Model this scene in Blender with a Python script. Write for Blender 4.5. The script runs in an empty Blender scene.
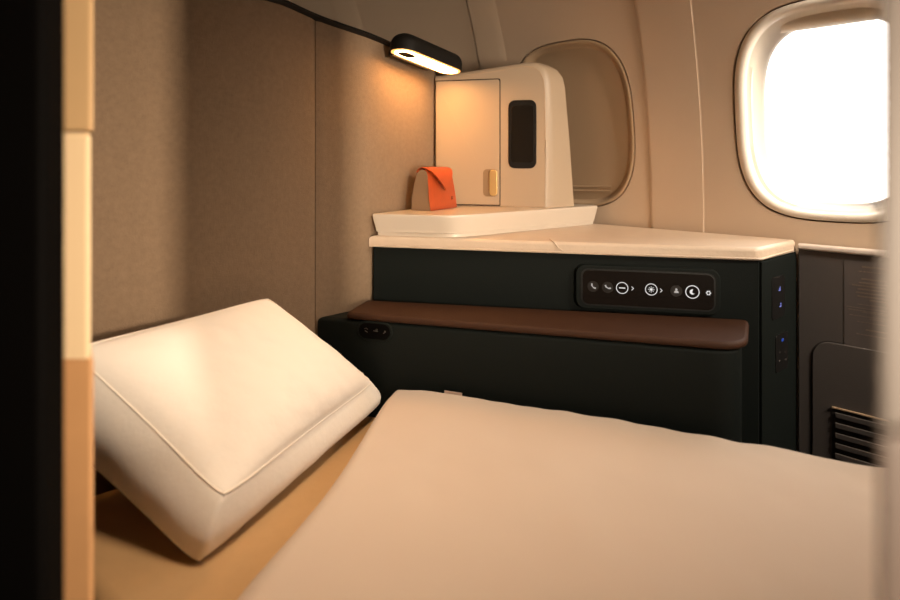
import bpy, bmesh, math, random
from mathutils import Vector, noise
random.seed(7)
EYE = 1.05                      # eye height above the cabin floor; coordinates below are relative to the eye
F, CX, HZ = 560.0, 450.0, 163.0
C = bpy.context.scene.collection
Z = Vector((0, 0, 1))

# ------------------------------------------------------------------ materials
def mat(name, col, rough=0.6, metal=0.0, bump=0.0, bscale=300, var=0.0, vscale=6, sheen=0.0, coat=0.0, emis=None, estr=0, spec=None, detail=4):
    m = bpy.data.materials.new(name); m.use_nodes = True
    nt = m.node_tree; b = nt.nodes['Principled BSDF']
    b.inputs['Base Color'].default_value = (*col, 1); b.inputs['Roughness'].default_value = rough
    b.inputs['Metallic'].default_value = metal
    if spec is not None: b.inputs['Specular IOR Level'].default_value = spec
    if sheen: b.inputs['Sheen Weight'].default_value = sheen; b.inputs['Sheen Roughness'].default_value = .5
    if coat: b.inputs['Coat Weight'].default_value = coat; b.inputs['Coat Roughness'].default_value = .15
    if emis: b.inputs['Emission Color'].default_value = (*emis, 1); b.inputs['Emission Strength'].default_value = estr
    if var or bump:
        g = nt.nodes.new('ShaderNodeNewGeometry')
    if var:
        n = nt.nodes.new('ShaderNodeTexNoise'); n.inputs['Scale'].default_value = vscale; n.inputs['Detail'].default_value = 6
        n.inputs['Roughness'].default_value = .65
        nt.links.new(g.outputs['Position'], n.inputs['Vector'])
        r = nt.nodes.new('ShaderNodeValToRGB')
        r.color_ramp.elements[0].position = .3; r.color_ramp.elements[1].position = .7
        r.color_ramp.elements[0].color = (*[c * (1 - var) for c in col], 1)
        r.color_ramp.elements[1].color = (*[min(1, c * (1 + var)) for c in col], 1)
        nt.links.new(n.outputs['Fac'], r.inputs['Fac']); nt.links.new(r.outputs['Color'], b.inputs['Base Color'])
    if bump:
        n2 = nt.nodes.new('ShaderNodeTexNoise'); n2.inputs['Scale'].default_value = bscale; n2.inputs['Detail'].default_value = detail
        nt.links.new(g.outputs['Position'], n2.inputs['Vector'])
        bp = nt.nodes.new('ShaderNodeBump'); bp.inputs['Strength'].default_value = bump; bp.inputs['Distance'].default_value = .002
        nt.links.new(n2.outputs['Fac'], bp.inputs['Height']); nt.links.new(bp.outputs['Normal'], b.inputs['Normal'])
    return m

M = dict(
    fabric=mat('mottled_taupe_fabric', (.185, .128, .082), .92, bump=.5, bscale=420, var=.10, vscale=110, sheen=.1, spec=.15),
    plastic=mat('cream_plastic', (.40, .305, .212), .42, bump=.04, bscale=400),
    whiteshelf=mat('white_solid_surface', (.54, .465, .38), .30, coat=.2),
    sidewall=mat('beige_sidewall', (.62, .48, .35), .55, bump=.10, bscale=500, var=.02, vscale=3),
    reveal=mat('glow_paled_surround', (.90, .83, .73), .35),  # bright window only: its glow is put into the paler colour
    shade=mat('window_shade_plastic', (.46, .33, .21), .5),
    paleshade=mat('glow_paled_shade', (.90, .82, .70), .5),  # raised blind, lightened in colour to stand in for daylight on it
    leathertop=mat('cream_leather', (.58, .46, .35), .42, bump=.35, bscale=180, var=.04, vscale=25),
    teal=mat('dark_green_leather', (.0055, .0078, .0070), .65, bump=.18, bscale=420, spec=.13),
    brown=mat('brown_leather', (.040, .0165, .008), .62, bump=.25, bscale=300, var=.08, vscale=20, spec=.2),
    black=mat('black_plastic', (.006, .006, .006), .35),
    matteblack=mat('matte_black_plastic', (.006, .005, .004), .6, spec=.2),
    door=mat('black_door_laminate', (.0015, .0012, .001), .7, spec=.05),
    glass_black=mat('black_display_glass', (.008, .006, .005), .2, spec=.3),
    mirror=mat('smoked_mirror', (.012, .010, .008), .15, coat=.3),
    seal=mat('window_seal_rubber', (.16, .10, .06), .9, spec=.1),
    tanlow=mat('russet_partition', (.040, .021, .011), .6),
    recess=mat('latch_recess_shadow', (.24, .16, .09), .5),  # shadow of the latch hollow, put into a darker flat plate
    seam=mat('shadow_gap_rubber', (.02, .014, .010), .9, spec=.1),
    linen=mat('white_pillow_cotton', (.88, .83, .76), .9, bump=.25, bscale=90, sheen=.1, spec=.15),
    piping=mat('pillow_piping_cotton', (.90, .83, .73), .85, spec=.15),
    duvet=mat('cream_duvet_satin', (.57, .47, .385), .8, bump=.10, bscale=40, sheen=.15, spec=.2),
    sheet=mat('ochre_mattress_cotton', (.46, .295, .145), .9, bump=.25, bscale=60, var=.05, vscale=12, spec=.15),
    orange=mat('orange_leather', (.40, .058, .010), .48, bump=.25, bscale=350, var=.08, vscale=30),
    taupe=mat('taupe_leather', (.24, .15, .085), .7, bump=.5, bscale=700),
    gold=mat('brass_latch', (.72, .50, .22), .35, metal=.6),
    dado=mat('charcoal_sidewall_panel', (.085, .073, .068), .6, bump=.15, bscale=500),
    dado_dark=mat('charcoal_groove', (.035, .030, .028), .8),
    ledge=mat('pale_ledge', (.72, .63, .56), .4),
    tan=mat('tan_shell_laminate', (.58, .38, .19), .5, var=.06, vscale=5),
    cream=mat('cream_shell_pad', (.88, .66, .40), .5),
    rust=mat('rust_shell_laminate', (.58, .31, .135), .5, var=.08, vscale=8),
    umber=mat('umber_partition', (.052, .037, .026), .6, var=.05, vscale=5),
    carpet=mat('dark_carpet', (.03, .025, .022), .95, bump=.5, bscale=200),
    ceiling=mat('cabin_ceiling', (.55, .46, .37), .7),
    base=mat('seat_base_fabric', (.05, .042, .035), .9, bump=.3),
    icon=mat('lit_icon', (0, 0, 0), .5, emis=(1, .97, .95), estr=.95),
    dimicon=mat('faint_lit_icon', (0, 0, 0), .5, emis=(1, .95, .92), estr=.55),
    dimpad=mat('touch_key_pad', (.014, .012, .011), .3),
    blueicon=mat('blue_lit_icon', (0, 0, 0), .5, emis=(.30, .34, 1), estr=.8),
    bluedot=mat('blue_led', (0, 0, 0), .5, emis=(.03, .12, .75), estr=.6),
    greyprint=mat('grey_print', (.06, .052, .048), .7),
    tagcloth=mat('woven_tag', (.62, .45, .36), .8, bump=.3, bscale=500),
    placard=mat('placard_film', (.105, .09, .085), .5),
    print=mat('placard_print', (.26, .19, .145), .6),
    diffuser=mat('lamp_diffuser', (.9, .8, .6), .5, emis=(1, .48, .155), estr=75),
    diffuser_edge=mat('lamp_diffuser_rim', (.9, .6, .3), .5, emis=(1, .44, .10), estr=2.0),
    chrome=mat('brushed_steel', (.6, .55, .5), .25, metal=1),
)

# window pane: clear, weakly reflecting
def pane_mat():
    m = bpy.data.materials.new('window_acrylic'); m.use_nodes = True; nt = m.node_tree; nt.nodes.clear()
    o = nt.nodes.new('ShaderNodeOutputMaterial'); mx = nt.nodes.new('ShaderNodeMixShader')
    t = nt.nodes.new('ShaderNodeBsdfTransparent'); g = nt.nodes.new('ShaderNodeBsdfGlossy'); g.inputs['Roughness'].default_value = .05
    f = nt.nodes.new('ShaderNodeFresnel'); f.inputs['IOR'].default_value = 1.3
    nt.links.new(f.outputs[0], mx.inputs[0]); nt.links.new(t.outputs[0], mx.inputs[1]); nt.links.new(g.outputs[0], mx.inputs[2])
    nt.links.new(mx.outputs[0], o.inputs[0]); return m
M['pane'] = pane_mat()

# ------------------------------------------------------------------ helpers
def V(*a): return Vector(a)
def root_loc(o):
    while o.parent: o = o.parent
    return Vector(o.location)
def tag(o, label=None, cat=None, group=None, kind=None):
    if label: o['label'] = label
    if cat: o['category'] = cat
    if group: o['group'] = group
    if kind: o['kind'] = kind
    return o
def obj(name, bm, m, parent=None, smooth=True, ang=38):
    """link a bmesh given in eye-relative coordinates as one mesh object"""
    bmesh.ops.remove_doubles(bm, verts=bm.verts, dist=1e-6)
    bmesh.ops.recalc_face_normals(bm, faces=bm.faces)
    me = bpy.data.meshes.new(name); o = bpy.data.objects.new(name, me)
    if parent is None:
        xs = [v.co.x for v in bm.verts]; ys = [v.co.y for v in bm.verts]; zs = [v.co.z for v in bm.verts]
        loc = V((min(xs)+max(xs))/2, (min(ys)+max(ys))/2, min(zs)+EYE); o.location = loc
    else:
        loc = root_loc(parent); o.parent = parent
    sh = V(0, 0, EYE) - loc
    for v in bm.verts: v.co += sh
    bm.to_mesh(me); bm.free(); me.materials.append(m)
    if smooth:
        for p in me.polygons: p.use_smooth = True
        me.set_sharp_from_angle(angle=math.radians(ang))
        if len(me.polygons) < 4000:
            wn = o.modifiers.new('weighted_normals', 'WEIGHTED_NORMAL'); wn.keep_sharp = True; wn.weight = 60
    C.objects.link(o); return o
def thing(name, label, cat, loc, group=None):
    o = bpy.data.objects.new(name, None); o.empty_display_size = .05
    o.location = V(loc[0], loc[1], loc[2]+EYE); C.objects.link(o)
    return tag(o, label, cat, group)
def struct(name, bm, m, parent=None, **k):
    o = obj(name, bm, m, parent, **k)
    if parent is None: o['kind'] = 'structure'
    return o
def rr(w, h, r, cx=0, cy=0, seg=6):
    r = min(r, w/2-1e-5, h/2-1e-5); out = []
    for i, (sx, sy) in enumerate(((1, 1), (-1, 1), (-1, -1), (1, -1))):
        for k in range(seg+1):
            a = math.pi/2*(i + k/seg)
            out.append((cx+sx*(w/2-r)+r*math.cos(a), cy+sy*(h/2-r)+r*math.sin(a)))
    return out
def round_poly(pts, radii, seg=6):
    out = []; n = len(pts)
    for i in range(n):
        p = Vector(pts[i][:2]); r = radii[i] if isinstance(radii, (list, tuple)) else radii
        a = (Vector(pts[i-1][:2])-p); b = (Vector(pts[(i+1) % n][:2])-p)
        if r <= 0: out.append(tuple(p)); continue
        r = min(r, a.length*.49, b.length*.49); a.normalize(); b.normalize()
        s, e = p+a*r, p+b*r
        for k in range(seg+1):
            t = k/seg; q = s*(1-t)**2+p*2*t*(1-t)+e*t*t; out.append(tuple(q))
    return out
def add_ext(bm, poly, O, e1, e2, n, d0, d1, bev=0, seg=3, both=False):
    """prism: polygon (a,b) in plane O+a*e1+b*e2, from d0 to d1 along n; front (d1) rim rounded by bev"""
    nn = len(poly)
    def inset(poly, k):
        if k == 0: return poly
        out = []; ar = sum(poly[i-1][0]*poly[i][1]-poly[i][0]*poly[i-1][1] for i in range(nn)); sg = 1 if ar > 0 else -1
        for i in range(nn):
            p = Vector(poly[i]); a = p-Vector(poly[i-1]); b = Vector(poly[(i+1) % nn])-p
            if a.length < 1e-9: a = b
            if b.length < 1e-9: b = a
            a.normalize(); b.normalize()
            na = Vector((-a.y, a.x))*sg; nb = Vector((-b.y, b.x))*sg; m = na+nb
            if m.length < 1e-6: m = na
            m.normalize(); c = max(.5, m.dot(na)); q = p+m*(k/c); out.append((q.x, q.y))
        return out
    levels = []
    sgn = 1 if d1 > d0 else -1
    if both and bev:
        for k in range(seg, 0, -1):
            a = math.pi/2*k/seg; levels.append((bev*(1-math.cos(a)), d0+sgn*bev*(1-math.sin(a))))
        levels.append((0, d0+sgn*bev))
    else: levels.append((0, d0))
    if bev:
        for k in range(0, seg+1):
            a = math.pi/2*k/seg; levels.append((bev*(1-math.cos(a)), d1-sgn*bev*(1-math.sin(a))))
    else: levels.append((0, d1))
    rings = []
    for (ins, d) in levels:
        rings.append([bm.verts.new(O+e1*a+e2*b+n*d) for a, b in inset(poly, ins)])
    for r0, r1 in zip(rings, rings[1:]):
        for i in range(nn):
            bm.faces.new((r0[i-1], r0[i], r1[i], r1[i-1]))
    bm.faces.new(rings[0]); bm.faces.new(rings[-1]); return bm
def ext(*a, **k): return add_ext(bmesh.new(), *a, **k)
X, Y = V(1, 0, 0), V(0, 1, 0)
def slab(plan, z0, z1, bev=0, seg=3, both=False):
    return ext(plan, V(0, 0, 0), X, Y, Z, z0, z1, bev=bev, seg=seg, both=both)
def add_tube(bm, pts, r, n=10, caps=True, sq=(1, 1)):
    rings = []
    for i, p in enumerate(pts):
        a = pts[max(0, i-1)]; b = pts[min(len(pts)-1, i+1)]; t = (b-a).normalized()
        s = t.cross(Z)
        if s.length < 1e-4: s = t.cross(X)
        s.normalize(); w = s.cross(t).normalized()
        rad = r[i] if isinstance(r, (list, tuple)) else r
        rings.append([bm.verts.new(p+(s*math.cos(2*math.pi*k/n)*sq[0]+w*math.sin(2*math.pi*k/n)*sq[1])*rad) for k in range(n)])
    for r0, r1 in zip(rings, rings[1:]):
        for k in range(n): bm.faces.new((r0[k-1], r0[k], r1[k], r1[k-1]))
    if caps: bm.faces.new(rings[0]); bm.faces.new(rings[-1])
    return bm
def grid(fn, nu, nv, wrap=False):
    bm = bmesh.new(); g = [[bm.verts.new(fn(i/nu, j/nv)) for j in range(nv+1)] for i in range(nu+1)]
    for i in range(nu):
        for j in range(nv): bm.faces.new((g[i][j], g[i+1][j], g[i+1][j+1], g[i][j+1]))
    return bm
class Plane:
    """vertical plane through P0 running along e (plan direction); n faces the aisle"""
    def __init__(s, P0, P1):
        s.P0 = V(P0[0], P0[1], 0); e = V(P1[0]-P0[0], P1[1]-P0[1], 0); s.L = e.length; s.e = e.normalized()
        s.n = V(s.e.y, -s.e.x, 0)
    def at(s, px, py):
        r = (px-CX)/F; k = (r*s.P0.y-s.P0.x)/(s.e.x-r*s.e.y); d = s.P0.y+s.e.y*k
        return k, (HZ-py)/F*d
    def ext(s, poly, d0, d1, **k): return ext(poly, s.P0, s.e, Z, s.n, d0, d1, **k)
    def add(s, bm, poly, d0, d1, **k): return add_ext(bm, poly, s.P0, s.e, Z, s.n, d0, d1, **k)
    def rect(s, x0, y0, x1, y1, r):
        a = s.at(x0, (y0+y1)/2)[0]; b = s.at(x1, (y0+y1)/2)[0]; xm = (x0+x1)/2
        t = s.at(xm, y0)[1]; u = s.at(xm, y1)[1]
        return rr(b-a, t-u, r, (a+b)/2, (t+u)/2)

# ------------------------------------------------------------------ cabin side wall (aircraft skin side)
Q = V(.4176, 1.559, 0); U = V(.723, -.691, 0); NI = V(-.691, -.723, 0)
FLOOR, CEIL = -EYE, 1.0
def curve_in(z): return .30*(z+.15)**2 if z > -.15 else 0
def W(t, z, o=0): return Q+U*t+NI*(curve_in(z)+o)+Z*z
WZ, WA, WB, WN = .107, .190, .232, 3.1
def sup(a, b, th, n=WN):
    c, s = math.cos(th), math.sin(th)
    return (abs(c)**(2/n)*math.copysign(a, c), abs(s)**(2/n)*math.copysign(b, s))
NA = 96
def ring_pts(tc, ins, o, zc=WZ, extra=0):
    out = []
    for k in range(NA):
        x, z = sup(WA-ins, WB-ins*(.78 if ins > .004 else 1), 2*math.pi*k/NA); out.append(W(tc+x, zc+z, o))
    return out
def loft(bm, rings, cap=False):
    vs = [[bm.verts.new(p) for p in r] for r in rings]
    for a, b in zip(vs, vs[1:]):
        for k in range(len(a)): bm.faces.new((a[k-1], a[k], b[k], b[k-1]))
    if cap: bm.faces.new(vs[-1])
    return bm
STRIPS = [(-1.04, -.90), (-.385, -.277), (.143, .281), (.745, .885)]
def strip_off(t):
    """the joint strips stand proud of the window bays with sloping shoulders"""
    o = 0
    for a, b in STRIPS:
        if a-.03 < t < b+.03:
            if t < a: o = max(o, .010*(t-a+.03)/.03)
            elif t > b: o = max(o, .010*(1-(t-b)/.03))
            else: o = .010
    return o
ZB = -.36
def bay(t0, t1, tc):
    bm = bmesh.new(); outer = []; inner = []
    zt = .62
    for k in range(NA):
        th = 2*math.pi*k/NA; x, z = sup(WA+.0015, WB+.0015, th); inner.append((tc+x, WZ+z))
        dx, dz = x, z
        s = 1e9
        if dx > 1e-6: s = min(s, (t1-tc)/dx)
        if dx < -1e-6: s = min(s, (t0-tc)/dx)
        if dz > 1e-6: s = min(s, (zt-WZ)/dz)
        if dz < -1e-6: s = min(s, (ZB-WZ)/dz)
        outer.append((tc+dx*s, WZ+dz*s))
    rings = [[W(a, b, -.02) for a, b in inner]]
    for f in (0, .25, .5, .75, 1):
        rings.append([W(i[0]+(q[0]-i[0])*f, i[1]+(q[1]-i[1])*f, 0) for i, q in zip(inner, outer)])
    loft(bm, rings); return bm
bmw = bmesh.new()
def add_patch(bm, t0, t1, z0, z1, o0, o1, nz=12):
    prev = None
    for j in range(nz+1):
        z = z0+(z1-z0)*j/nz; row = (bm.verts.new(W(t0, z, o0)), bm.verts.new(W(t1, z, o1)))
        if prev: bm.faces.new((prev[0], prev[1], row[1], row[0]))
        prev = row
wall = bmesh.new()
bays = [(-1.42, -1.04, None), (-.90, -.385, -.68), (-.277, .143, -.081), (.281, .745, .544), (.885, 1.33, 1.12)]
for (a, b, tc) in bays:
    if tc is None: add_patch(wall, a, b, ZB, .62, 0, 0)
    else:
        t = bay(a, b, tc); me = bpy.data.meshes.new('tmp'); t.to_mesh(me); t.free(); wall.from_mesh(me); bpy.data.meshes.remove(me)
for (a, b) in STRIPS:
    g = .0018
    if a < 0: segs = ((a, a+.0012, 0, .0015), (a+.0012, a+.0032, .0015, .0015), (a+.0032, a+.004, .0015, .0045), (a+.004, b-.035, .0045, .004), (b-.035, b, .004, 0))
    else: segs = ((a, a+.012, 0, .004), (a+.012, b-.003, .004, .0012), (b-.003, b-.0024, .0012, .0004), (b-.0024, b-.0010, .0004, .0004), (b-.0010, b+.0, .0004, 0))
    for (p, q, o0, o1) in segs:
        add_patch(wall, p, q, ZB, .62, o0, o1)
    add_patch(wall, a-.02, b+.02, ZB-.02, .64, -.006, -.006, 24)
add_patch(wall, -3.0, -1.42, ZB, .62, 0, 0); add_patch(wall, 1.33, 2.9, ZB, .62, 0, 0)
add_patch(wall, -3.0, 2.9, FLOOR, ZB, 0, 0, 3); add_patch(wall, -3.0, 2.9, .62, CEIL, 0, 0, 14)
w = struct('wall_right', wall, M['sidewall'])
tag(w, 'curved beige aircraft side wall with vertical panel joints around the windows', None)

# window with its shade open, bright daylight
def window(name, tc, open_):
    e = bpy.data.objects.new(name, None); e.location = W(tc, WZ-WB, 0)+V(0, 0, EYE); C.objects.link(e); e['kind'] = 'structure'
    if open_:
        prof = [(-.0015, -.018), (.0013, -.018), (.0015, -.003), (.0035, .0005), (.010, .003), (.017, .003), (.022, .0), (.0245, -.008), (.0255, -.016),
                (.0325, -.019), (.0335, -.030), (.0400, -.034), (.0412, -.046), (.0475, -.050), (.050, -.066)]
    else:
        prof = [(-.0015, -.018), (.0008, -.018), (.001, -.003), (.003, .0), (.007, .0004), (.011, -.001), (.015, -.004), (.018, -.009), (.021, -.013), (.026, -.015)]
    rings = [ring_pts(tc, i, o) for i, o in prof]
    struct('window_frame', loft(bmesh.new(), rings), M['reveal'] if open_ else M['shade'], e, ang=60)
    # dark seal at the bottom of the outer gap
    struct('seal', loft(bmesh.new(), [ring_pts(tc, -.0015, -.008), ring_pts(tc, .0030, -.008)]), M['seal'], e)
    if open_:
        struct('pane', loft(bmesh.new(), [ring_pts(tc, .0495, -.064), ring_pts(tc, .0495, -.066)], cap=True), M['pane'], e)
        # raised shade: only its lower end shows, with a curved pull lip
        zb = .291
        def sh(u, v):
            x = (u-.5)*2; hw = WA-.040
            return W(tc+x*hw, zb+.004*x*x+v*.05, -.047+.0*v)
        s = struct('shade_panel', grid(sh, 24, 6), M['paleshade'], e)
        bm = bmesh.new(); N = 28; rows = []
        for i in range(N+1):
            x = -1+2*i/N; hw = WA-.042; dep = .020*max(0, 1-x*x)**.75+.002; th = .020
            sec = [(-.046, .034), (-.046+dep*.55, .030), (-.046+dep, .014), (-.046+dep*.96, .006), (-.046+dep*.6, .0), (-.046, -.002)]
            zz = zb-.002*(1-x*x)
            rows.append([W(tc+x*hw, zz+b, a) for a, b in sec])
        vs = [[bm.verts.new(p) for p in r] for r in rows]
        for a, b in zip(vs, vs[1:]):
            for k in range(len(a)-1): bm.faces.new((a[k], a[k+1], b[k+1], b[k]))
        struct('shade_pull', bm, M['paleshade'], s, ang=50)
    else:
        bm = loft(bmesh.new(), [ring_pts(tc, .0258, -.015), ring_pts(tc, .045, -.0125), ring_pts(tc, .09, -.0105)], cap=True)
        s = struct('shade_panel', bm, M['shade'], e)
        bm = bmesh.new()
        for z0 in (-.068, -.080):
            add_tube(bm, [W(tc-.11+.22*i/10, z0+.003*abs(i/5-1), -.0106) for i in range(11)], .0024, 8)
        struct('shade_pull', bm, M['shade'], s)
    return e
w1 = window('window_1', -.081, False); tag(w1, 'rounded cabin window behind the cabinet, its blind pulled fully down')
w2 = window('window_2', .544, True); tag(w2, 'rounded cabin window with raised blind, glowing white with daylight')
w3 = window('window_3', -.68, False); tag(w3, 'farther cabin window hidden behind the seat shell, blind down')
w4 = window('window_4', 1.12, False); tag(w4, 'next cabin window beyond the right partition, blind down')

# room shell
A0, A1 = W(-2.9, 0), W(2.9, 0); B0, B1 = A0+NI*3.0, A1+NI*3.0
def quad(a, b, z0, z1):
    bm = bmesh.new(); f = [bm.verts.new(V(p.x, p.y, z)) for p, z in ((a, z0), (b, z0), (b, z1), (a, z1))]; bm.faces.new(f); return bm
def flat(z, grow=0):
    bm = bmesh.new(); f = [bm.verts.new(V(p.x, p.y, z)) for p in (A0-NI*.0, A1, B1, B0)]; bm.faces.new(f); return bm
struct('floor', flat(FLOOR), M['carpet']); struct('ceiling', flat(CEIL), M['ceiling'])
struct('wall_left', quad(B0, B1, FLOOR, CEIL), M['ceiling'])
struct('wall_back', quad(A1, B1, FLOOR, CEIL), M['ceiling'])
struct('wall_front', quad(A0, B0, FLOOR, CEIL), M['ceiling'])

# dark lower side wall panel with ledge, recess, grille and placard
dt0, dt1, dtop = .4835, 1.25, -.174
dado = tag(thing('lower_sidewall_panel', 'charcoal lower side wall panel under the bright window with pale ledge and grille', 'wall panel', W((dt0+dt1)/2, FLOOR)), None)
dp = Plane(W(dt0, 0, .0)[:2], W(dt1, 0, .0)[:2])
def dpp(px, py): return dp.at(px, py)
L = dp.L
obj('panel', dp.ext(round_poly([(0, FLOOR+.01), (L, FLOOR+.01), (L, dtop-.012), (0, dtop-.012)], .0), .001, .016, bev=.003), M['dado'], dado)
obj('ledge', dp.ext([(0, dtop-.012), (L, dtop-.012), (L, dtop), (0, dtop)], .001, .022, bev=.004), M['ledge'], dado)
k0, z0 = dpp(814, 337)
cov = obj('recess_cover', (lambda bm: bm)(dp.ext(rr(.34, .56, .035, k0+.17, z0-.28, 8), .012, .0185, bev=.002)), M['dado'], dado)
bm = bmesh.new(); outer = rr(.34+.005, .565, .038, k0+.17, z0-.28, 8); inner = rr(.34, .56, .035, k0+.17, z0-.28, 8)
vo = [bm.verts.new(dp.P0+dp.e*a+Z*b+dp.n*.0165) for a, b in outer]; vi = [bm.verts.new(dp.P0+dp.e*a+Z*b+dp.n*.0165) for a, b in inner]
for i in range(len(vo)): bm.faces.new((vo[i-1], vo[i], vi[i], vi[i-1]))
obj('groove', bm, M['dado_dark'], dado)
k1, z1 = dpp(834, 404)
gr = obj('grille', dp.ext(rr(.22, .30, .006, k1+.11, z1-.15), .016, .0195), M['dado_dark'], dado)
bm = bmesh.new()
for i in range(14):
    zz = z1-.012-.021*i
    add_ext(bm, [(k1+.006, zz-.007), (k1+.214, zz-.007), (k1+.214, zz+.003), (k1+.006, zz+.003)], dp.P0, dp.e, Z, dp.n, .019, .0235, bev=.001)
obj('slats', bm, M['dado'], gr)
obj('rim', dp.ext([(k1, z1-.001), (k1+.22, z1-.001), (k1+.22, z1+.0015), (k1, z1+.0015)], .016, .0225), M['shade'], gr)
# placard, its lettering is too small to be read: rows of tiny marks
ka, za = dpp(845.5, 259)
plc = obj('placard', dp.ext(rr(.13, .178, .003, ka+.065, za-.089), .0155, .0166), M['placard'], dado)
rows = [(75, 130, 3.0), (105, 105, 2.0), (160, 125, 2.6), (185, 110, 2.4), (200, 60, 2.4), (228, 100, 2.4), (252, 88, 2.4), (278, 98, 2.4), (310, 180, 2.4),
        (334, 100, 1.5), (349, 25, 1.5), (368, 35, 1.5), (391, 130, 1.5), (406, 40, 1.5), (440, 180, 1.5), (455, 95, 1.5), (515, 155, 2.4), (540, 90, 1.6)]
bm = bmesh.new()
for (yy, xx, hh) in rows:
    py = 255+yy/7.05; pxs = 845+xx/7.05
    s0, zz = dpp(pxs, py); h = hh*.00105*1.05; mid = ka+.066; s1 = min(ka+.126, 2*mid-s0) if 2*mid-s0 > s0 else ka+.12
    s = s0; big = hh > 2.2
    while s < s1:
        wd = h*.9 if big else h*random.uniform(1.5, 4.5)
        if big:
            for q in range(3):
                b = zz-h/2+h*q/2.6
                add_ext(bm, [(s, b), (s+wd, b), (s+wd, b+h*.16), (s, b+h*.16)], dp.P0, dp.e, Z, dp.n, .0164, .0170)
            for q in (random.uniform(0, .4), random.uniform(.5, .85)):
                add_ext(bm, [(s+wd*q, zz-h/2), (s+wd*(q+.15), zz-h/2), (s+wd*(q+.15), zz+h/2), (s+wd*q, zz+h/2)], dp.P0, dp.e, Z, dp.n, .0164, .0170)
        else:
            n = max(2, int(wd/(h*.5)))
            for q in range(n):
                hh2 = h*random.choice((.7, .7, 1))
                add_ext(bm, [(s+wd*q/n, zz-h/2), (s+wd*(q+.6)/n, zz-h/2), (s+wd*(q+.6)/n, zz-h/2+hh2), (s+wd*q/n, zz-h/2+hh2)], dp.P0, dp.e, Z, dp.n, .0164, .0170)
        s += wd*(1.25 if big else 1)+(.0 if big else h*.8)
obj('lettering', bm, M['print'], plc, smooth=False)

# ------------------------------------------------------------------ upholstered seat shell behind the bed
SH = [(-1.02, .33), (-.93, .50), (-.80, .655), (-.67, .765), (-.568, .888), (-.445, .972), (-.350, 1.067), (-.281, 1.1775), (-.235, 1.235), (-.183, 1.296), (-.125, 1.386), (-.048, 1.520), (-.043, 1.60)]
def catmull(P, n=8):
    out = []
    for i in range(len(P)-1):
        p0, p1, p2, p3 = [Vector(P[max(0, min(len(P)-1, j))]) for j in (i-1, i, i+1, i+2)]
        for k in range(n):
            t = k/n; out.append(.5*((2*p1)+(-p0+p2)*t+(2*p0-5*p1+4*p2-p3)*t*t+(-p0+3*p1-3*p2+p3)*t**3))
    out.append(Vector(P[-1])); return out
sh_pts = catmull(SH)
def shell_top(p):
    d = p.y
    if d < 1.10: return .312
    if d < 1.36: return .312-(d-1.10)/.26*.030
    return .282-(d-1.36)/.17*.030
def shell_seg(a, b, off=0.0):
    pts = [p for p in sh_pts if a <= p.y <= b]; return pts
def shell_panel(pts, z0, thick=.035, dz=0):
    bm = bmesh.new(); rows = []
    NZ = 14
    for i, p in enumerate(pts):
        q = pts[min(len(pts)-1, i+1)]-pts[max(0, i-1)]; nrm = Vector((q.y, -q.x)).normalized()   # towards the bed
        zt = shell_top(p)+dz; f = p; b = p-nrm*thick
        ease = .0025 if i in (0, len(pts)-1) else 0
        col = [(f.x-nrm.x*ease, f.y-nrm.y*ease, z0+(zt-z0)*j/NZ) for j in range(NZ+1)]+[(b.x, b.y, zt), (b.x, b.y, z0)]
        rows.append([bm.verts.new(c) for c in col])
    for a, b in zip(rows, rows[1:]):
        for k in range(len(a)): bm.faces.new((a[k-1], a[k], b[k], b[k-1]))
    bm.faces.new(rows[0]); bm.faces.new(rows[-1]); return bm
shell = thing('seat_shell', 'tall curved taupe fabric seat shell with black top trim behind the pillow', 'seat shell', (-.35, 1.05, FLOOR))
left_pts = [p for p in sh_pts if p.y < 1.1774]; right_pts = [p for p in sh_pts if p.y >= 1.1774]
gapdir = (right_pts[0]-left_pts[-1]).normalized()
left_pts.append(right_pts[0]-gapdir*.0018)
obj('fabric_panel', shell_panel(left_pts, FLOOR+.002), M['fabric'], shell)
obj('fabric_panel', shell_panel(right_pts, FLOOR+.002), M['fabric'], shell)
tp = []
for i, p in enumerate(sh_pts):
    if p.y > 1.40: break
    q = sh_pts[i+1]-sh_pts[max(0, i-1)]; nrm = Vector((q.y, -q.x)).normalized(); b = p-nrm*.014
    tp.append(V(b.x, b.y, shell_top(p)+.004))
obj('top_trim', add_tube(bmesh.new(), tp, .021, 10, sq=(.95, .5)), M['matteblack'], shell)

# ------------------------------------------------------------------ side console
CP = Plane((-.183, 1.28), (.614, 1.10))
cons = thing('side_console', 'dark green side console with cream leather top and lit control panel', 'console', (.2, 1.25, FLOOR))
corner = CP.P0+CP.e*CP.at(760, 250)[0]
rside = W(.478, 0, .004)          # where the console's right side meets the side wall
back = [W(.40, 0, .012), W(.1, 0, .012), W(-.25, 0, .012)]
topplan = [(-.186, 1.286), (corner.x, corner.y), (rside.x, rside.y), (back[1].x, back[1].y), (back[2].x, back[2].y), (.02, 1.575)]
topplan = round_poly(topplan, [0, .012, .012, 0, 0, 0])
obj('leather_top', slab(topplan, -.192, -.167, bev=.0085, seg=5), M['leathertop'], cons)
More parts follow.
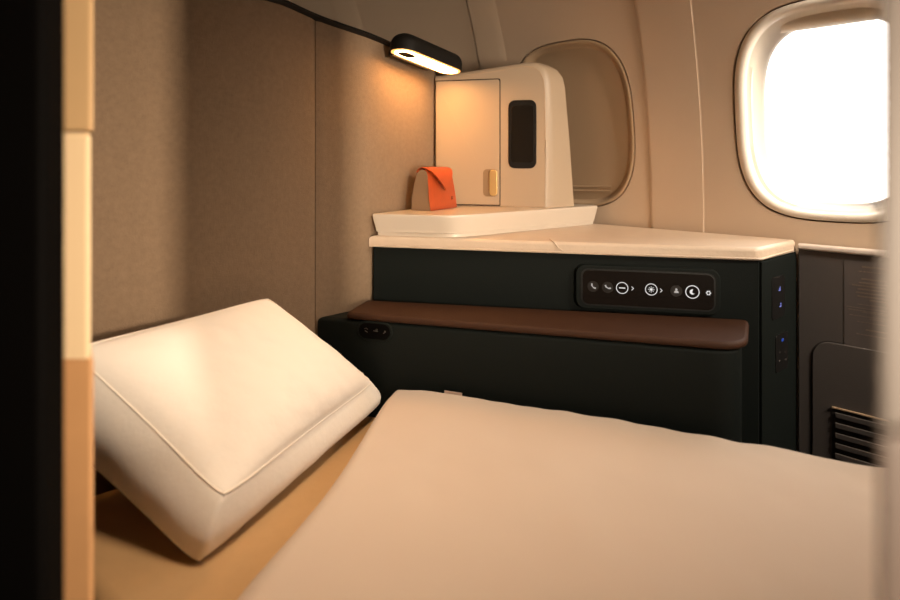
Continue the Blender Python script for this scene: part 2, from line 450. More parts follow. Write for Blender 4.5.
# sewn piping line along the leather edge and a gathered seam near the middle
bm = bmesh.new()
e0 = CP.P0+CP.e*.008+CP.n*.0015; e1 = corner-CP.e*.006+CP.n*.0015
add_tube(bm, [e0+Z*-.1885+(e1-e0)*i/12 for i in range(13)], .0022, 6)
add_tube(bm, [corner-CP.e*.006+CP.n*.0015+Z*-.1885, corner+CP.n*.0005+CP.e*.003+Z*-.1885, V(rside.x-.006, rside.y-.004, -.1885)], .0022, 6)
obj('seam_piping', bm, M['leathertop'], cons)
bm = bmesh.new(); ks, zs = CP.at(549, 241)
pth = [CP.P0+CP.e*(ks-.0)+CP.n*-.03+Z*-.1660, CP.P0+CP.e*(ks+.004)+CP.n*-.012+Z*-.1660, CP.P0+CP.e*(ks+.012)+CP.n*-.002+Z*-.1700, CP.P0+CP.e*(ks+.020)+CP.n*.0008+Z*-.180, CP.P0+CP.e*(ks+.030)+CP.n*.0008+Z*-.1865]
add_tube(bm, pth, .0013, 6); obj('stitched_fold', bm, M['leathertop'], cons)
ins = .004
body = [(-.176, 1.29), (corner.x-.002-CP.n.x*ins, corner.y-CP.n.y*ins), (rside.x-.004, rside.y-.004), (back[1].x-.01, back[1].y-.01), (back[2].x, back[2].y-.02), (.05, 1.56)]
obj('cabinet_body', slab(body, FLOOR+.002, -.1925), M['teal'], cons, ang=20)
# right side trim strip beyond the corner joint
SP = Plane((corner.x, corner.y), (rside.x, rside.y))
obj('side_panel', SP.ext([(.006, FLOOR+.002), (SP.L-.004, FLOOR+.002), (SP.L-.004, -.196), (.006, -.196)], -.004, .0015, bev=.0015), M['teal'], cons)
# control panel on the front
pf = .0
bez = obj('control_panel', CP.ext(CP.rect(575.5, 266.8, 720.3, 312, .020), -ins-.001, .0030, bev=.0030), M['teal'], cons)
obj('panel_recess', CP.ext(CP.rect(580.8, 270.6, 715.3, 308.0, .016), .0, .0034), M['black'], bez)
obj('screen', CP.ext(CP.rect(583, 272.2, 713.5, 306.5, .012), .0, .0041, bev=.0004), M['glass_black'], bez)
D0, D1 = .0042, .0046
def disc(bm, c, r, n=24, d=(D0, D1)): CP.add(bm, [(c[0]+r*math.cos(2*math.pi*k/n), c[1]+r*math.sin(2*math.pi*k/n)) for k in range(n)], *d)
def ring(bm, c, r, w, n=32, sx=1):
    v = []
    for rad in (r-w/2, r+w/2):
        for d in (D0, D1): v.append([bm.verts.new(CP.P0+CP.e*(c[0]+rad*math.cos(2*math.pi*k/n))+Z*(c[1]+rad*math.sin(2*math.pi*k/n))+CP.n*d) for k in range(n)])
    for a, b in ((0, 1), (1, 3), (3, 2), (2, 0)):
        for k in range(n): bm.faces.new((v[a][k-1], v[a][k], v[b][k], v[b][k-1]))
def bar(bm, p, q, w, pl=CP, d=(D0, D1)):
    p, q = Vector(p), Vector(q); t = (q-p).normalized()*0.5*w; s = Vector((-t.y, t.x))
    pl.add(bm, [tuple(p-t+s), tuple(p-t-s), tuple(q+t-s), tuple(q+t+s)], *d)
def arc(bm, c, r, a0, a1, w, n=10, pl=CP, d=(D0, D1)):
    pts = [(c[0]+r*math.cos(a0+(a1-a0)*k/n), c[1]+r*math.sin(a0+(a1-a0)*k/n)) for k in range(n+1)]
    for p, q in zip(pts, pts[1:]): bar(bm, p, q, w, pl, d)
def icon(name, px, py, fn, m=M['icon'], pad=None):
    c = CP.at(px, py)
    if pad:
        b = bmesh.new(); disc(b, c, pad, d=(.0040, .00425)); obj('touch_pad', b, M['dimpad'], bez)
    b = bmesh.new(); fn(b, c); return obj(name, b, m, bez, smooth=False)
D0, D1 = .0042, .0046
u = 1/500.0
def handset(ang):
    def f(b, c):
        ca, sa = math.cos(ang), math.sin(ang)
        R = lambda x, y: (c[0]+(x*ca-y*sa)*u, c[1]+(x*sa+y*ca)*u)
        bar(b, R(-2.6, .6), R(-1.4, -.4), .9*u); bar(b, R(-1.4, -.4), R(1.4, -.4), .9*u); bar(b, R(1.4, -.4), R(2.6, .6), .9*u)
        bar(b, R(-2.6, .6), R(-2.0, .1), 1.5*u); bar(b, R(2.6, .6), R(2.0, .1), 1.5*u)
    return f
icon('answer_icon', 593, 286, handset(math.radians(-50)), M['dimicon'], pad=.0115)
icon('hang_up_icon', 607.5, 287, handset(math.radians(-28)), M['dimicon'], pad=.0115)
def f_minus(b, c): ring(b, c, 5.7*u, .7*u); bar(b, (c[0]-2.6*u, c[1]), (c[0]+2.6*u, c[1]), 1.0*u)
icon('minus_icon', 622, 287.5, f_minus)
def f_chev(b, c): bar(b, (c[0]-.9*u, c[1]+1.7*u), (c[0]+.8*u, c[1]), .6*u); bar(b, (c[0]+.8*u, c[1]), (c[0]-.9*u, c[1]-1.7*u), .6*u)
icon('chevron_icon', 632.5, 288, f_chev)
def f_sun(b, c):
    ring(b, c, 5.7*u, .7*u); disc(b, c, 1.3*u)
    for k in range(8):
        a = k*math.pi/4; bar(b, (c[0]+2*u*math.cos(a), c[1]+2*u*math.sin(a)), (c[0]+2.9*u*math.cos(a), c[1]+2.9*u*math.sin(a)), .5*u)
icon('brightness_icon', 651, 289, f_sun)
icon('chevron_icon', 661, 290, f_chev)
def f_person(b, c):
    disc(b, (c[0], c[1]+1.5*u), 1.1*u); x, y = c
    CP.add(b, [(x-2.2*u, y-2*u), (x+2.2*u, y-2*u), (x+2.0*u, y-.6*u), (x+.9*u, y+.4*u), (x-.9*u, y+.4*u), (x-2.0*u, y-.6*u)], D0, D1)
icon('attendant_icon', 676, 290.5, f_person, M['dimicon'], pad=.0115)
def f_moon(b, c):
    ring(b, c, 6.3*u, .8*u); x, y = c; pts = []
    n = 12
    for k in range(n+1):
        a = math.radians(75+ (300)*k/n*.82); pts.append((x+2.6*u*math.cos(a), y+2.6*u*math.sin(a)))
    p0, p1 = pts[0], pts[-1]
    for k in range(1, n):
        t = k/n; q = (p1[0]+(p0[0]-p1[0])*t, p1[1]+(p0[1]-p1[1])*t); bul = math.sin(math.pi*t)*1.9*u
        pts.append((q[0]-bul*.75, q[1]-bul*.55))
    CP.add(b, pts, D0, D1)
icon('night_icon', 692, 291.5, f_moon)
def f_gear(b, c):
    ring(b, c, 1.6*u, .8*u, 16)
    for k in range(6):
        a = k*math.pi/3; bar(b, (c[0]+2*u*math.cos(a), c[1]+2*u*math.sin(a)), (c[0]+2.4*u*math.cos(a), c[1]+2.4*u*math.sin(a)), .5*u)
icon('settings_icon', 708, 292.5, f_gear)
# side display and usb outlets
sd = obj('side_display', SP.ext(SP.rect(770.8, 276, 783.2, 318, .008), .001, .0030, bev=.0006), M['black'], cons)
bm = bmesh.new()
c0 = SP.at(771.2, 277.6); c1 = SP.at(778.5, 276.4); bar(bm, c0, c1, .0012, SP, (.0028, .0034)); obj('steel_edge', bm, M['chrome'], sd, smooth=False)
for (px, py, m) in ((778, 289, 0), (778.8, 305, 1)):
    bm = bmesh.new(); c = SP.at(px, py); v = .0016*1.3
    bar(bm, (c[0]-1.6*v, c[1]-1.0*v), (c[0]+1.6*v, c[1]-1.0*v), v, SP, (.0029, .0034)); bar(bm, (c[0]+1.2*v, c[1]-1.0*v), (c[0]+1.2*v, c[1]+1.9*v), v, SP, (.0029, .0034))
    if m == 0: bar(bm, (c[0]-.6*v, c[1]), (c[0]-.6*v, c[1]+1.0*v), .7*v, SP, (.0029, .0034))
    else: bar(bm, (c[0]+.2*v, c[1]+1.9*v), (c[0]+1.2*v, c[1]+1.9*v), .7*v, SP, (.0029, .0034))
    obj('screen_symbol', bm, M['blueicon'], sd, smooth=False)
us = obj('outlet_panel', SP.ext(SP.rect(774.5, 333, 786.5, 370, .006), .001, .0030, bev=.0006), M['black'], cons)
bm = bmesh.new(); c = SP.at(781, 339.5); SP.add(bm, rr(.010, .006, .0028, c[0], c[1]), .0028, .0034); obj('led', bm, M['bluedot'], us)
for (px, py) in ((778, 352), (784, 351), (778, 360), (784, 359)):
    bm = bmesh.new(); c = SP.at(px, py); SP.add(bm, rr(.006, .003, .0012, c[0], c[1]), .0028, .0033); obj('socket_slot', bm, M['greyprint'], us)

# lower side panel of the bed bay with armrest
LP = Plane((-.277, 1.174), (.496, .9587))
lower = thing('bed_side_panel', 'dark green padded side panel below the armrest beside the bed', 'side panel', (.15, 1.12, FLOOR))
le = LP.P0+LP.e*LP.L
backc = CP.P0+CP.e*(CP.at(741, 300)[0])
plan = [(-.277, 1.174), (le.x, le.y), (backc.x-.0, backc.y-.004), (-.173, 1.278-.004)]
obj('padded_panel', slab(round_poly(plan, [0, .045, 0, 0], 8), FLOOR+.002, -.3225, bev=.009, seg=5), M['teal'], lower)
sw = obj('switch_pod', LP.ext(LP.rect(357.5, 321.3, 393, 341, .021), -.001, .0022, bev=.0020), M['teal'], lower)
obj('pod_face', LP.ext(LP.rect(359.5, 323.3, 390.5, 338.7, .017), .001, .0028), M['door'], sw)
for (px, py, k) in ((366.5, 329.5, 0), (376.3, 330, 1), (385.3, 331.7, 2)):
    bm = bmesh.new(); c = LP.at(px, py); v = .0017; dd = (.0026, .0031)
    if k == 0: arc(bm, c, 2.2*v, .3, 2.6, .5*v, 6, LP, dd); bar(bm, (c[0]-v, c[1]-v), (c[0]+1.8*v, c[1]-2.4*v), .8*v, LP, dd)
    if k == 1: bar(bm, (c[0]-2.6*v, c[1]-.7*v), (c[0]+2.4*v, c[1]-1.1*v), .8*v, LP, dd); arc(bm, (c[0]+1.2*v, c[1]+.6*v), 1.0*v, 0, 6.28, .5*v, 8, LP, dd)
    if k == 2: bar(bm, (c[0]-1.6*v, c[1]-1.8*v), (c[0]+.6*v, c[1]+.4*v), .8*v, LP, dd); LP.add(bm, rr(2.2*v, 2.4*v, v, c[0]+.3*v, c[1]+.5*v), *dd)
    obj('seat_control_icon', bm, M['greyprint'], sw, smooth=False)
# armrest cushion
a0 = LP.P0+LP.e*LP.at(346, 310)[0]+LP.n*.003; a1 = LP.P0+LP.e*(LP.L+.012)+LP.n*.003
b1 = CP.P0+CP.e*(CP.at(746, 320)[0])+CP.n*(-.001); b0 = V(-.188, 1.262, 0)
aplan = round_poly([(a0.x, a0.y), (a1.x, a1.y), (b1.x+.004, b1.y-.004), (b0.x, b0.y)], [.012, .05, .02, .006], 8)
arm = obj('armrest', slab(aplan, -.3222, -.308, bev=.0065, seg=5, both=True), M['brown'])
tag(arm, 'long brown leather armrest pad running along the dark console above the bed', 'armrest')

# ------------------------------------------------------------------ white shelf and cabinet on the console
TZ = -.116
tc1 = V(.012, 1.236, 0); tr = V(.414, 1.538, 0)
tplan = round_poly([(-.180, 1.284), (tc1.x, tc1.y), (tr.x, tr.y), (.30, 1.625), (.03, 1.60)], [.004, .045, .022, 0, 0], 10)
bm = bmesh.new(); n = len(tplan); cen = Vector((.10, 1.45))
def lay(k, z): return [V(*(Vector(p)+(cen-Vector(p)).normalized()*k), z) for p in tplan]
prof = [(.014, -.1668), (.014, -.1585), (.010, -.1575), (.010, -.1560), (.009, -.150), (.004, -.134), (.001, -.1225), (.001, -.119), (.0025, -.1168), (.005, TZ)]
rs = [[bm.verts.new(p) for p in lay(k, z)] for k, z in prof]
for a, b in zip(rs, rs[1:]):
    for i in range(n): bm.faces.new((a[i-1], a[i], b[i], b[i-1]))
bm.faces.new(rs[0]); bm.faces.new(rs[-1])
tray = obj('shelf_tray', bm, M['whiteshelf'])
tag(tray, 'thick white angled shelf on the cream console top, under the cabinet and pouch', 'shelf')

KP = Plane((-.0405, 1.523), (.25, 1.452))
cab = thing('storage_cabinet', 'cream storage cabinet with small door and black mirror slot on the white shelf', 'cabinet', (.12, 1.52, TZ))
def kp(px, py): return KP.at(px, py)
zb = TZ+.0005
kr = kp(545, 150)[0]; fr = []
tl = kp(436.5, 80); tm = kp(500, 72); tr2 = kp(524, 68)
front = [(0, zb), (kr, zb)]
corner_pts = [kp(544.5, 90), kp(543.5, 80), kp(540, 72), kp(533.5, 67), kp(524, 66.2)]
front = [(0.0, zb), (kr, zb), kp(545.3, 140), *corner_pts, kp(500, 70.5), kp(470, 75), (0.0, tl[1])]
# resample for smoother outline
def outline(scale_r, up, dn):
    out = []
    for (s, z) in front:
        t = max(0, min(1, (z-zb)/.36)); so = s
        g = max(0, min(1, (s-.15)/(kr-.15)))
        out.append((s+scale_r*(1-.36*t)*g**1.3, z+(up if z > .1 else 0)))
    return out
def kpt(s, z, d): return KP.P0+KP.e*s+Z*z-KP.n*d
bm = bmesh.new()
lv = [(0, 0, 0), (.002, .002, .0005), (.007, .005, .0018), (.013, .0085, .004), (.020, .0112, .008), (.027, .0122, .013), (.050, .0125, .036), (.072, .0125, .060)]
lv = [(s_, u_, d_) for (s_, u_, d_) in lv]
rs = []
for sc, up, d in lv:
    rs.append([bm.verts.new(kpt(s, z, d)) for s, z in outline(sc, up, 0)])
n = len(front)
for a, b in zip(rs, rs[1:]):
    for i in range(n): bm.faces.new((a[i-1], a[i], b[i], b[i-1]))
bm.faces.new(rs[0]); bm.faces.new(rs[-1])
cb = obj('body', bm, M['plastic'], cab, ang=45)
# fine seam where the front face meets the side and top
bm = bmesh.new(); seam = [kpt(s, z, .0003) for s, z in front[1:]]
add_tube(bm, seam, .0009, 6); obj('edge_seam', bm, M['shade'], cab)
# door
dl, dr = .003, kp(499.5, 140)[0]; dt, db = kp(468, 80.5)[1], kp(468, 204.3)[1]
gap = round_poly([(dl-.0022, db-.0030), (dr+.0026, db-.0030), (dr+.0026, dt+.0026), (dl-.0022, dt+.0026)], [0, .003, .007, .002])
obj('door_gap', KP.ext(gap, -.002, .0006), M['seam'], cab)
dpoly = round_poly([(dl, db), (dr, db), (dr, dt), (dl, dt)], [0, .002, .006, .001])
door = obj('door', KP.ext(dpoly, 0, .0022, bev=.0010), M['plastic'], cab)
hx0 = kp(483, 182); rec = KP.rect(483.2, 169, 498, 196.5, .011)
obj('latch_recess', KP.ext(rec, .0020, .0027, bev=.0003), M['recess'], door)
obj('latch', KP.ext(KP.rect(489.8, 169.8, 497.6, 195.7, .009), .0025, .0075, bev=.002), M['gold'], door)
# smoked mirror slot
mf = obj('mirror_frame', KP.ext(KP.rect(508.4, 100, 536.4, 168.3, .017), -.001, .0028, bev=.0022), M['matteblack'], cab)
obj('mirror', KP.ext(KP.rect(511.5, 105.5, 533.5, 162.5, .010), .002, .0034, bev=.0005), M['mirror'], mf)

# orange pouch
pe = V(.470, .883, 0); pw = V(-.883, .470, 0); PO = V(-.046, 1.342, TZ+.0005)
pouch = thing('leather_pouch', 'small orange leather pouch with pointed flap and taupe side on the white shelf', 'pouch', tuple(PO))
Lh, Hh, Wd = .140, .104, .056
def sect(k):   # cross-section (w across, z up) at position k along the length
    out = []
    lean = 0
    pts = [(0, 0), (.002, .0), (.006, Hh*.35), (.011, Hh*.70), (.014, Hh*.86), (.020, Hh*.955), (.028, Hh*.985), (.037, Hh*.965), (.044, Hh*.88), (.050, Hh*.6), (.054, .3*Hh), (.055, 0)]
    return pts
def pp(k, w_, z_): return PO+pe*k+pw*w_+Z*z_
bm = bmesh.new(); rows = []
NL = 10
for i in range(NL+1):
    k = i/NL; tz = lambda z: (z/Hh)
    rows.append([bm.verts.new(pp((k-.5)*Lh*(1-.16*tz(z)**2)+Lh/2, w_+.002*math.sin(k*3.14)*-math.sin(tz(z)*3.14), z*(1-.02*math.sin(k*3.14)))) for w_, z in sect(k)])
for a, b in zip(rows, rows[1:]):
    for j in range(len(a)-1): bm.faces.new((a[j], a[j+1], b[j+1], b[j]))
bm.faces.new([r[0] for r in rows]+[r[-1] for r in rows][::-1])
obj('body', bm, M['orange'], pouch)
for side in (0, 1):
    bm = bmesh.new(); vs = [];
    for (w_, z) in sect(0):
        t = z/Hh; k = (-.5 if side == 0 else .5)*Lh*(1-.16*t*t)+Lh/2
        vs.append((k, w_, z))
    sg = -1 if side == 0 else 1
    a = [bm.verts.new(pp(k+sg*.0005, .0005+w_*.985, z*.975)) for k, w_, z in vs]; b = [bm.verts.new(pp(k-sg*.0015, w_*.97+.001, z*.97)) for k, w_, z in vs]
    bm.faces.new(a); bm.faces.new(b)
    for i in range(len(a)): bm.faces.new((a[i-1], a[i], b[i], b[i-1]))
    g = obj('side_gusset', bm, M['taupe'], pouch); g['label'] = 'taupe textured side gusset'
# flap: over the top, then a pointed tongue down the front
def flap_pt(k, s):
    # s: 0 at the back of the top, .4 front shoulder, 1 tip level; front hangs slightly away
    return k, s
bm = bmesh.new(); NS = 16; NK = 16; V1 = []; V2 = []
arcp = [(.047, .90), (.041, .985), (.030, 1.015), (.018, .995), (.0085, .935), (.0015, .85), (-.0035, .75), (-.007, .65), (-.009, .55), (-.0095, .46)]
for j, (w_, t) in enumerate(arcp):
    q = j/(len(arcp)-1); s = max(0, (j-3.4)/(len(arcp)-1-3.4)); half = Lh*.5*(1-.16)*(1-s**1.15)+.0008; tipc = Lh*(.5-.06*s)
    r1 = []; r2 = []
    for i in range(NK+1):
        x = -1+2*i/NK
        r1.append(bm.verts.new(pp(tipc+x*half, w_-.0008, Hh*t))); r2.append(bm.verts.new(pp(tipc+x*half, w_+.0012, Hh*t-.0010)))
    V1.append(r1); V2.append(r2)
for G in (V1, V2):
    for a, b in zip(G, G[1:]):
        for i in range(NK): bm.faces.new((a[i], a[i+1], b[i+1], b[i]))
for j in range(len(arcp)-1):
    for i in (0, NK): bm.faces.new((V1[j][i], V1[j+1][i], V2[j+1][i], V2[j][i]))
for j in (0, len(arcp)-1):
    for i in range(NK): bm.faces.new((V1[j][i], V1[j][i+1], V2[j][i+1], V2[j][i]))
obj('flap', bm, M['orange'], pouch, ang=50)
# small embossed square mark on the pouch front
PP = Plane((PO.x, PO.y), (PO.x+pe.x, PO.y+pe.y))
mm = bmesh.new(); sq = [(Lh*.80, .022), (Lh*.80+.007, .022), (Lh*.80+.007, .029), (Lh*.80, .029)]
for i in range(4): add_tube(mm, [pp(sq[i-1][0], .0035, sq[i-1][1]), pp(sq[i][0], .0035, sq[i][1])], .0005, 5)
obj('embossed_mark', mm, M['brown'], pouch)

# ------------------------------------------------------------------ reading lamp
lamp = thing('reading_lamp', 'black capsule reading lamp glowing warm, on the seat shell top', 'lamp', (-.07, 1.37, .225))
LA = V(-.1270, 1.272, .2595); LB = V(.0165, 1.443, .2300)
le_ = (LB-LA).normalized(); LL = (LB-LA).length
ls = le_.cross(Z).normalized(); lu = ls.cross(le_).normalized()
LO = (LA+LB)/2
cap = rr(LL, .070, .0349, 0, 0, 12)
lb = obj('body', ext(cap, LO, le_, ls, lu, .000, .043, bev=.026, seg=6), M['matteblack'], lamp)
obj('diffuser_rim', ext(rr(LL-.006, .064, .0319, 0, 0, 12), LO, le_, ls, lu, .004, -.0012), M['diffuser_edge'], lamp)
df = obj('diffuser', ext(rr(LL-.022, .048, .0239, 0, 0, 12), LO, le_, ls, lu, .002, -.0020), M['diffuser'], lamp)
# touch switch near the wall end
obj('touch_switch', ext(rr(.044, .030, .0145, -LL/2+.042, .0, 8), LO, le_, ls, lu, .0, -.0035), M['matteblack'], lamp)
# mounting bracket between lamp and wall
bm = bmesh.new()
add_ext(bm, rr(LL*.58, .016, .006, -LL*.12, -.034, 5), LO, le_, ls, lu, -.006, .008)
obj('bracket', bm, M['matteblack'], lamp)

# ------------------------------------------------------------------ bed
BZ = -.505
bedplan = round_poly([(-.264, 1.1615), (-.335, 1.045), (-.43, .942), (-.555, .862), (-.585, .78), (-.42, .655), (-.335, .590), (-.268, .52), (-.262, .40), (1.10, .36), (1.16, .70), (.66, .902)], [.02, .03, .03, .03, .02, .02, .03, .04, .04, .05, .05, 0], 6)
seatbase = obj('flat_bed_seat', slab([(-.26, 1.13), (-.41, .93), (-.50, .82), (-.50, .76), (-.31, .60), (-.25, .52), (-.25, .42), (1.08, .38), (1.14, .69), (.66, .89)], FLOOR+.002, BZ-.0905), M['base'])
tag(seatbase, 'dark flat seat base that carries the ochre mattress', 'seat')
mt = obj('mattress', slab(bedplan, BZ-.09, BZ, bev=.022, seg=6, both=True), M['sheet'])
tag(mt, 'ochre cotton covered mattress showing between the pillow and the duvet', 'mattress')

# duvet
Lc = catmull([(-.118, 1.114), (-.137, 1.05), (-.155, .95), (-.174, .83), (-.205, .71), (-.240, .60), (-.250, .50), (-.250, .42)], 8)
def lerp(P, t):
    x = t*(len(P)-1); i = min(len(P)-2, int(x)); return P[i].lerp(P[i+1], x-i)
Bc = [Vector(p) for p in ((-.118, 1.114), (-.06, 1.101), (.0, 1.084), (.20, 1.028), (.42, .962), (.54, .921), (.67, .868), (.90, .785), (1.13, .70))]
Fc = [Vector((-.250, .42)), Vector((1.09, .375))]
Rc = [Vector((1.13, .70)), Vector((1.09, .375))]
def coons(u_, v_):
    b = lerp(Bc, u_); f = lerp(Fc, u_); l = lerp(Lc, v_); r = lerp(Rc, v_)
    c = (Lc[0]*(1-u_)*(1-v_)+Rc[0]*u_*(1-v_)+Lc[-1]*(1-u_)*v_+Rc[-1]*u_*v_)
    return b*(1-v_)+f*v_+l*(1-u_)+r*u_-c
TH = .036
def duv(u_, v_):
    p = coons(u_, v_)
    def edge(d, r): x = max(0, min(1, d/r)); return math.sqrt(max(0, 1-(1-x)**2))
    dl_ = u_*1.2; db_ = v_*.6; df_ = (1-v_)*.5; dr_ = (1-u_)*1.2
    h = edge(dl_, .05)*edge(db_, .022)*edge(df_, .04)*edge(dr_, .04)
    wv = .0035*noise.noise(V(p.x*7, p.y*9, 1.3))+.0018*noise.noise(V(p.x*22, p.y*16, 4))
    wv += .0022*math.exp(-(v_*.6/.05)**2)*noise.noise(V(p.x*26, 3, 3))
    th = .038+.018*(1-min(1, max(0, (p.x-.15)/.45)))
    th += .007*math.exp(-((p.x-.0)/.10)**2)*math.exp(-(v_*.6/.12)**2)
    return V(p.x, p.y, BZ+.0008+h*(th+wv))
def eas(t, k=1.0):
    return t**1.6 if t < .5 else t   # denser near the left and far edges
bm = bmesh.new(); NU, NV = 150, 90
def dens(i, n): t = i/n; return t*t*(1-t)*0+ (t**1.7*(1-t)+t*t)
g = [[bm.verts.new(duv(dens(i, NU), dens(j, NV))) for j in range(NV+1)] for i in range(NU+1)]
for i in range(NU):
    for j in range(NV): bm.faces.new((g[i][j], g[i+1][j], g[i+1][j+1], g[i][j+1]))
# underside
g2 = [[None]*(NV+1) for _ in range(NU+1)]
loop = [g[i][0] for i in range(NU+1)]+[g[NU][j] for j in range(1, NV+1)]+[g[i][NV] for i in range(NU-1, -1, -1)]+[g[0][j] for j in range(NV-1, 0, -1)]
bm.faces.new(loop[::-1])
dv = obj('duvet', bm, M['duvet'], ang=80); tag(dv, 'smooth cream duvet spread over the flat bed beside the pillow', 'duvet')
# little woven tag at the duvet's far edge
tb = V(.0, 1.096, 0); te = V(.032, -.0085, 0)
pA = lerp(Bc, .225*.0+.235)
def far(px, py, z):
    d = F*(-z)/(py-HZ); return V((px-CX)/F*d, d, z)
ta, tb2 = far(444.5, 389.5, -.4415), far(462, 392.3, -.4430)
bm = bmesh.new(); e_ = (tb2-ta).normalized(); add_ext(bm, rr((tb2-ta).length, .007, .0008, (tb2-ta).length/2, -.0035), ta+V(0, -.004, 0), e_, Z, V(e_.y, -e_.x, 0), -.0006, .0006)
t_ = obj('care_tag', bm, M['tagcloth'], dv); t_['label'] = 'small pale woven tag'

# pillow: boxed cushion leaning on the shell
PA, PB, PC, PD = V(-.560, .820, -.272), V(-.333, 1.028, -.246), V(-.150, 1.112, -.436), V(-.2865, .705, -.4245)
PAb, PBb, PCb, PDb = V(-.582, .812, -.386), V(-.362, 1.005, -.330), V(-.132, 1.118, -.478), V(-.314, .695, -.5035)
pn = V(.756, -.216, .62)
def bil(A, B, C_, D, a, b): return (A*(1-a)+B*a)*(1-b)+(D*(1-a)+C_*a)*b      # a: A->B, b: A->D
def pin(a, b, amt):                         # edges bow inwards slightly between the corners
    x, y = 2*a-1, 2*b-1; k = 1-.034*(abs(x*y))**7
    a, b = (x*k+1)/2, (y*k+1)/2
    return a+amt*(0.5-a)*2*(4*b*(1-b))*abs(2*a-1)**3, b+amt*(0.5-b)*2*(4*a*(1-a))*abs(2*b-1)**3
def ptop(a, b):
    a2, b2 = pin(a, b, .012); p = bil(PA, PB, PC, PD, a2, b2)
    bul = (1-abs(2*a-1)**2.6)**.75*(1-abs(2*b-1)**2.6)**.75 if 0 < a < 1 and 0 < b < 1 else 0
    wr = .0022*noise.noise(V(a*6, b*5, .5))*min(1, bul*2)+.0016*noise.noise(V(a*17, b*13, 2.5))*min(1, bul*3)
    crn = .004*math.exp(-((a-1)**2+(b-1)**2)/.02)*noise.noise(V((a-b)*30, 1, 1))
    return p+pn*(bul*.052+wr+crn)
def pbot(a, b):
    a2, b2 = pin(a, b, .012); p = bil(PAb, PBb, PCb, PDb, a2, b2)
    bul = (1-abs(2*a-1)**3)*(1-abs(2*b-1)**3); q = p-pn*bul*.012; q.z = max(q.z, BZ+.001)
    return q
N = 44; bm = bmesh.new()
T = [[bm.verts.new(ptop(i/N, j/N)) for j in range(N+1)] for i in range(N+1)]
B_ = [[bm.verts.new(pbot(i/N, j/N)) for j in range(N+1)] for i in range(N+1)]
for i in range(N):
    for j in range(N):
        bm.faces.new((T[i][j], T[i+1][j], T[i+1][j+1], T[i][j+1])); bm.faces.new((B_[i][j], B_[i][j+1], B_[i+1][j+1], B_[i+1][j]))
lp = [(i, 0) for i in range(N)]+[(N, j) for j in range(N)]+[(i, N) for i in range(N, 0, -1)]+[(0, j) for j in range(N, 0, -1)]
cenP = (PA+PB+PC+PD+PAb+PBb+PCb+PDb)/8
NG = 8; prev = [T[i][j] for i, j in lp]
for gk in range(1, NG+1):
    if gk == NG: cur = [B_[i][j] for i, j in lp]
    else:
        cur = []
        for (i, j) in lp:
            t = gk/NG; a = T[i][j].co; b = B_[i][j].co; p = a.lerp(b, t); out = (p-cenP); out -= pn*out.dot(pn); out.normalize()
            q = p+out*.016*math.sin(math.pi*t)+out*.0015*noise.noise(p*22)
            q.z = max(q.z, BZ+.001); cur.append(bm.verts.new(q))
    for k in range(len(lp)): bm.faces.new((prev[k-1], prev[k], cur[k], cur[k-1]))
    prev = cur
edge_pts = [T[i][j].co.copy() for i, j in lp]
pil = obj('pillow', bm, M['linen'], ang=75); tag(pil, 'plump white boxed pillow leaning against the taupe seat shell', 'pillow')
obj('piping', add_tube(bmesh.new(), edge_pts+[edge_pts[0]], .0014, 6, caps=False), M['piping'], pil)

# ------------------------------------------------------------------ foreground
dr_ = thing('privacy_door', 'black privacy door edge at the far left, close to the viewer', 'door', (-.37, .385, FLOOR))
def postp(y): return round_poly([(-.42, y), (-.3115, y), (-.350, .545), (-.42, .545)], .006, 4)
def boxp(x0, x1, y0, y1): return round_poly([(x0, y0), (x1, y0), (x1, y1), (x0, y1)], .006, 4)
obj('leaf', slab(boxp(-.52, -.2765, .38, .405), FLOOR+.002, .62, bev=.003), M['door'], dr_)
post = thing('shell_end_post', 'tan seat shell end post with pale middle pad beside the black door', 'post', (-.36, .51, FLOOR))
obj('upper_panel', slab(postp(.490), .029, .62, bev=.003), M['tan'], post)
obj('middle_pad', slab(postp(.486), -.170, .0275, bev=.006), M['cream'], post)
obj('lower_panel', slab(postp(.490), FLOOR+.002, -.1715, bev=.003), M['rust'], post)
part = thing('doorway_partition', 'brown partition edge at the far right, close to the viewer', 'partition', (.23, .19, FLOOR))
partp = round_poly([(.1365, .180), (.335, .180), (.335, .200), (.163, .200)], .005, 4)
obj('upper_panel', slab(partp, -.085, .60, bev=.004), M['umber'], part)
obj('lower_panel', slab(partp, FLOOR+.002, -.086, bev=.004), M['tanlow'], part)

# added low wall, unseen below the frame, keeps doorway light off the bed
lw = struct('light_blocker_1', slab([(-.09, .285), (1.25, .285), (1.25, .312), (-.09, .312)], FLOOR+.002, -.250, bev=.003), M['base'])
tag(lw, 'added low dark wall below view, blocking doorway light from the bed')

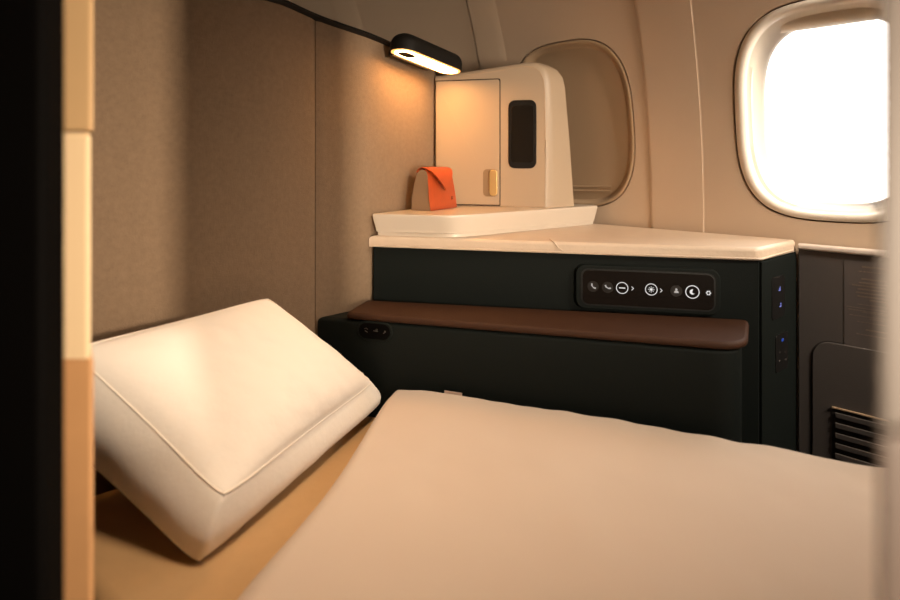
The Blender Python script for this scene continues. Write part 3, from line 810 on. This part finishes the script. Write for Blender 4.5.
# ------------------------------------------------------------------ camera
cam = bpy.data.cameras.new('camera'); co = bpy.data.objects.new('camera', cam); C.objects.link(co)
cam.sensor_width = 36; cam.lens = F*36/900; co.location = (0, 0, EYE); co.rotation_euler = (math.pi/2, 0, 0)
cam.shift_y = -(300-HZ)/900; cam.clip_start = .02
cam.dof.use_dof = True; cam.dof.focus_distance = 1.22; cam.dof.aperture_fstop = (F*36/900/1000)/.0095
bpy.context.scene.camera = co

# ------------------------------------------------------------------ light
def area(name, loc, target, size, power, col, sizey=None, spread=None):
    l = bpy.data.lights.new(name, 'AREA'); l.energy = power; l.color = col; l.size = size
    if sizey: l.shape = 'RECTANGLE'; l.size_y = sizey
    if spread: l.spread = math.radians(spread)
    o = bpy.data.objects.new(name, l); o.location = V(*loc)+V(0, 0, EYE)
    o.rotation_euler = (V(*target)-V(*loc)).to_track_quat('-Z', 'Y').to_euler(); C.objects.link(o); return o
WARM = (1, .76, .54); AMB = (1, .78, .57)
area('cabin_light', (.15, .55, .93), (-.20, .80, -.47), .30, 2.5, WARM, spread=60)
area('partition_fill_light', (.22, -.55, -.75), (.16, .18, -.05), .12, .12, AMB, spread=50)  # added lamp low behind the eye, brightens the right partition
area('sidewall_fill_light', (1.35, .25, .70), (.95, 1.05, .12), .3, 12, (1, .84, .67), spread=80)  # added lamp above the foot end, brightens the side wall by the window
area('doorway_light', (.755, -.60, -.10), (-.30, 1.1, -.05), .05, 6.5, (1, .80, .60), sizey=.30, spread=56)
# daylight through the open window
wp = W(.544, WZ+.01, -.11)
po = area('window_portal', tuple(wp), tuple(wp+NI*.5), .34, 1, (1, 1, 1), sizey=.42); po.data.cycles.is_portal = True
wd = bpy.data.worlds.new('sky'); bpy.context.scene.world = wd; wd.use_nodes = True
bg = wd.node_tree.nodes['Background']; bg.inputs['Color'].default_value = (1, .95, .90, 1); bg.inputs['Strength'].default_value = 9

vs = bpy.context.scene.view_settings
vs.view_transform = 'Standard'; vs.look = 'None'; vs.gamma = 1; vs.exposure = -.3; vs.use_curve_mapping = False
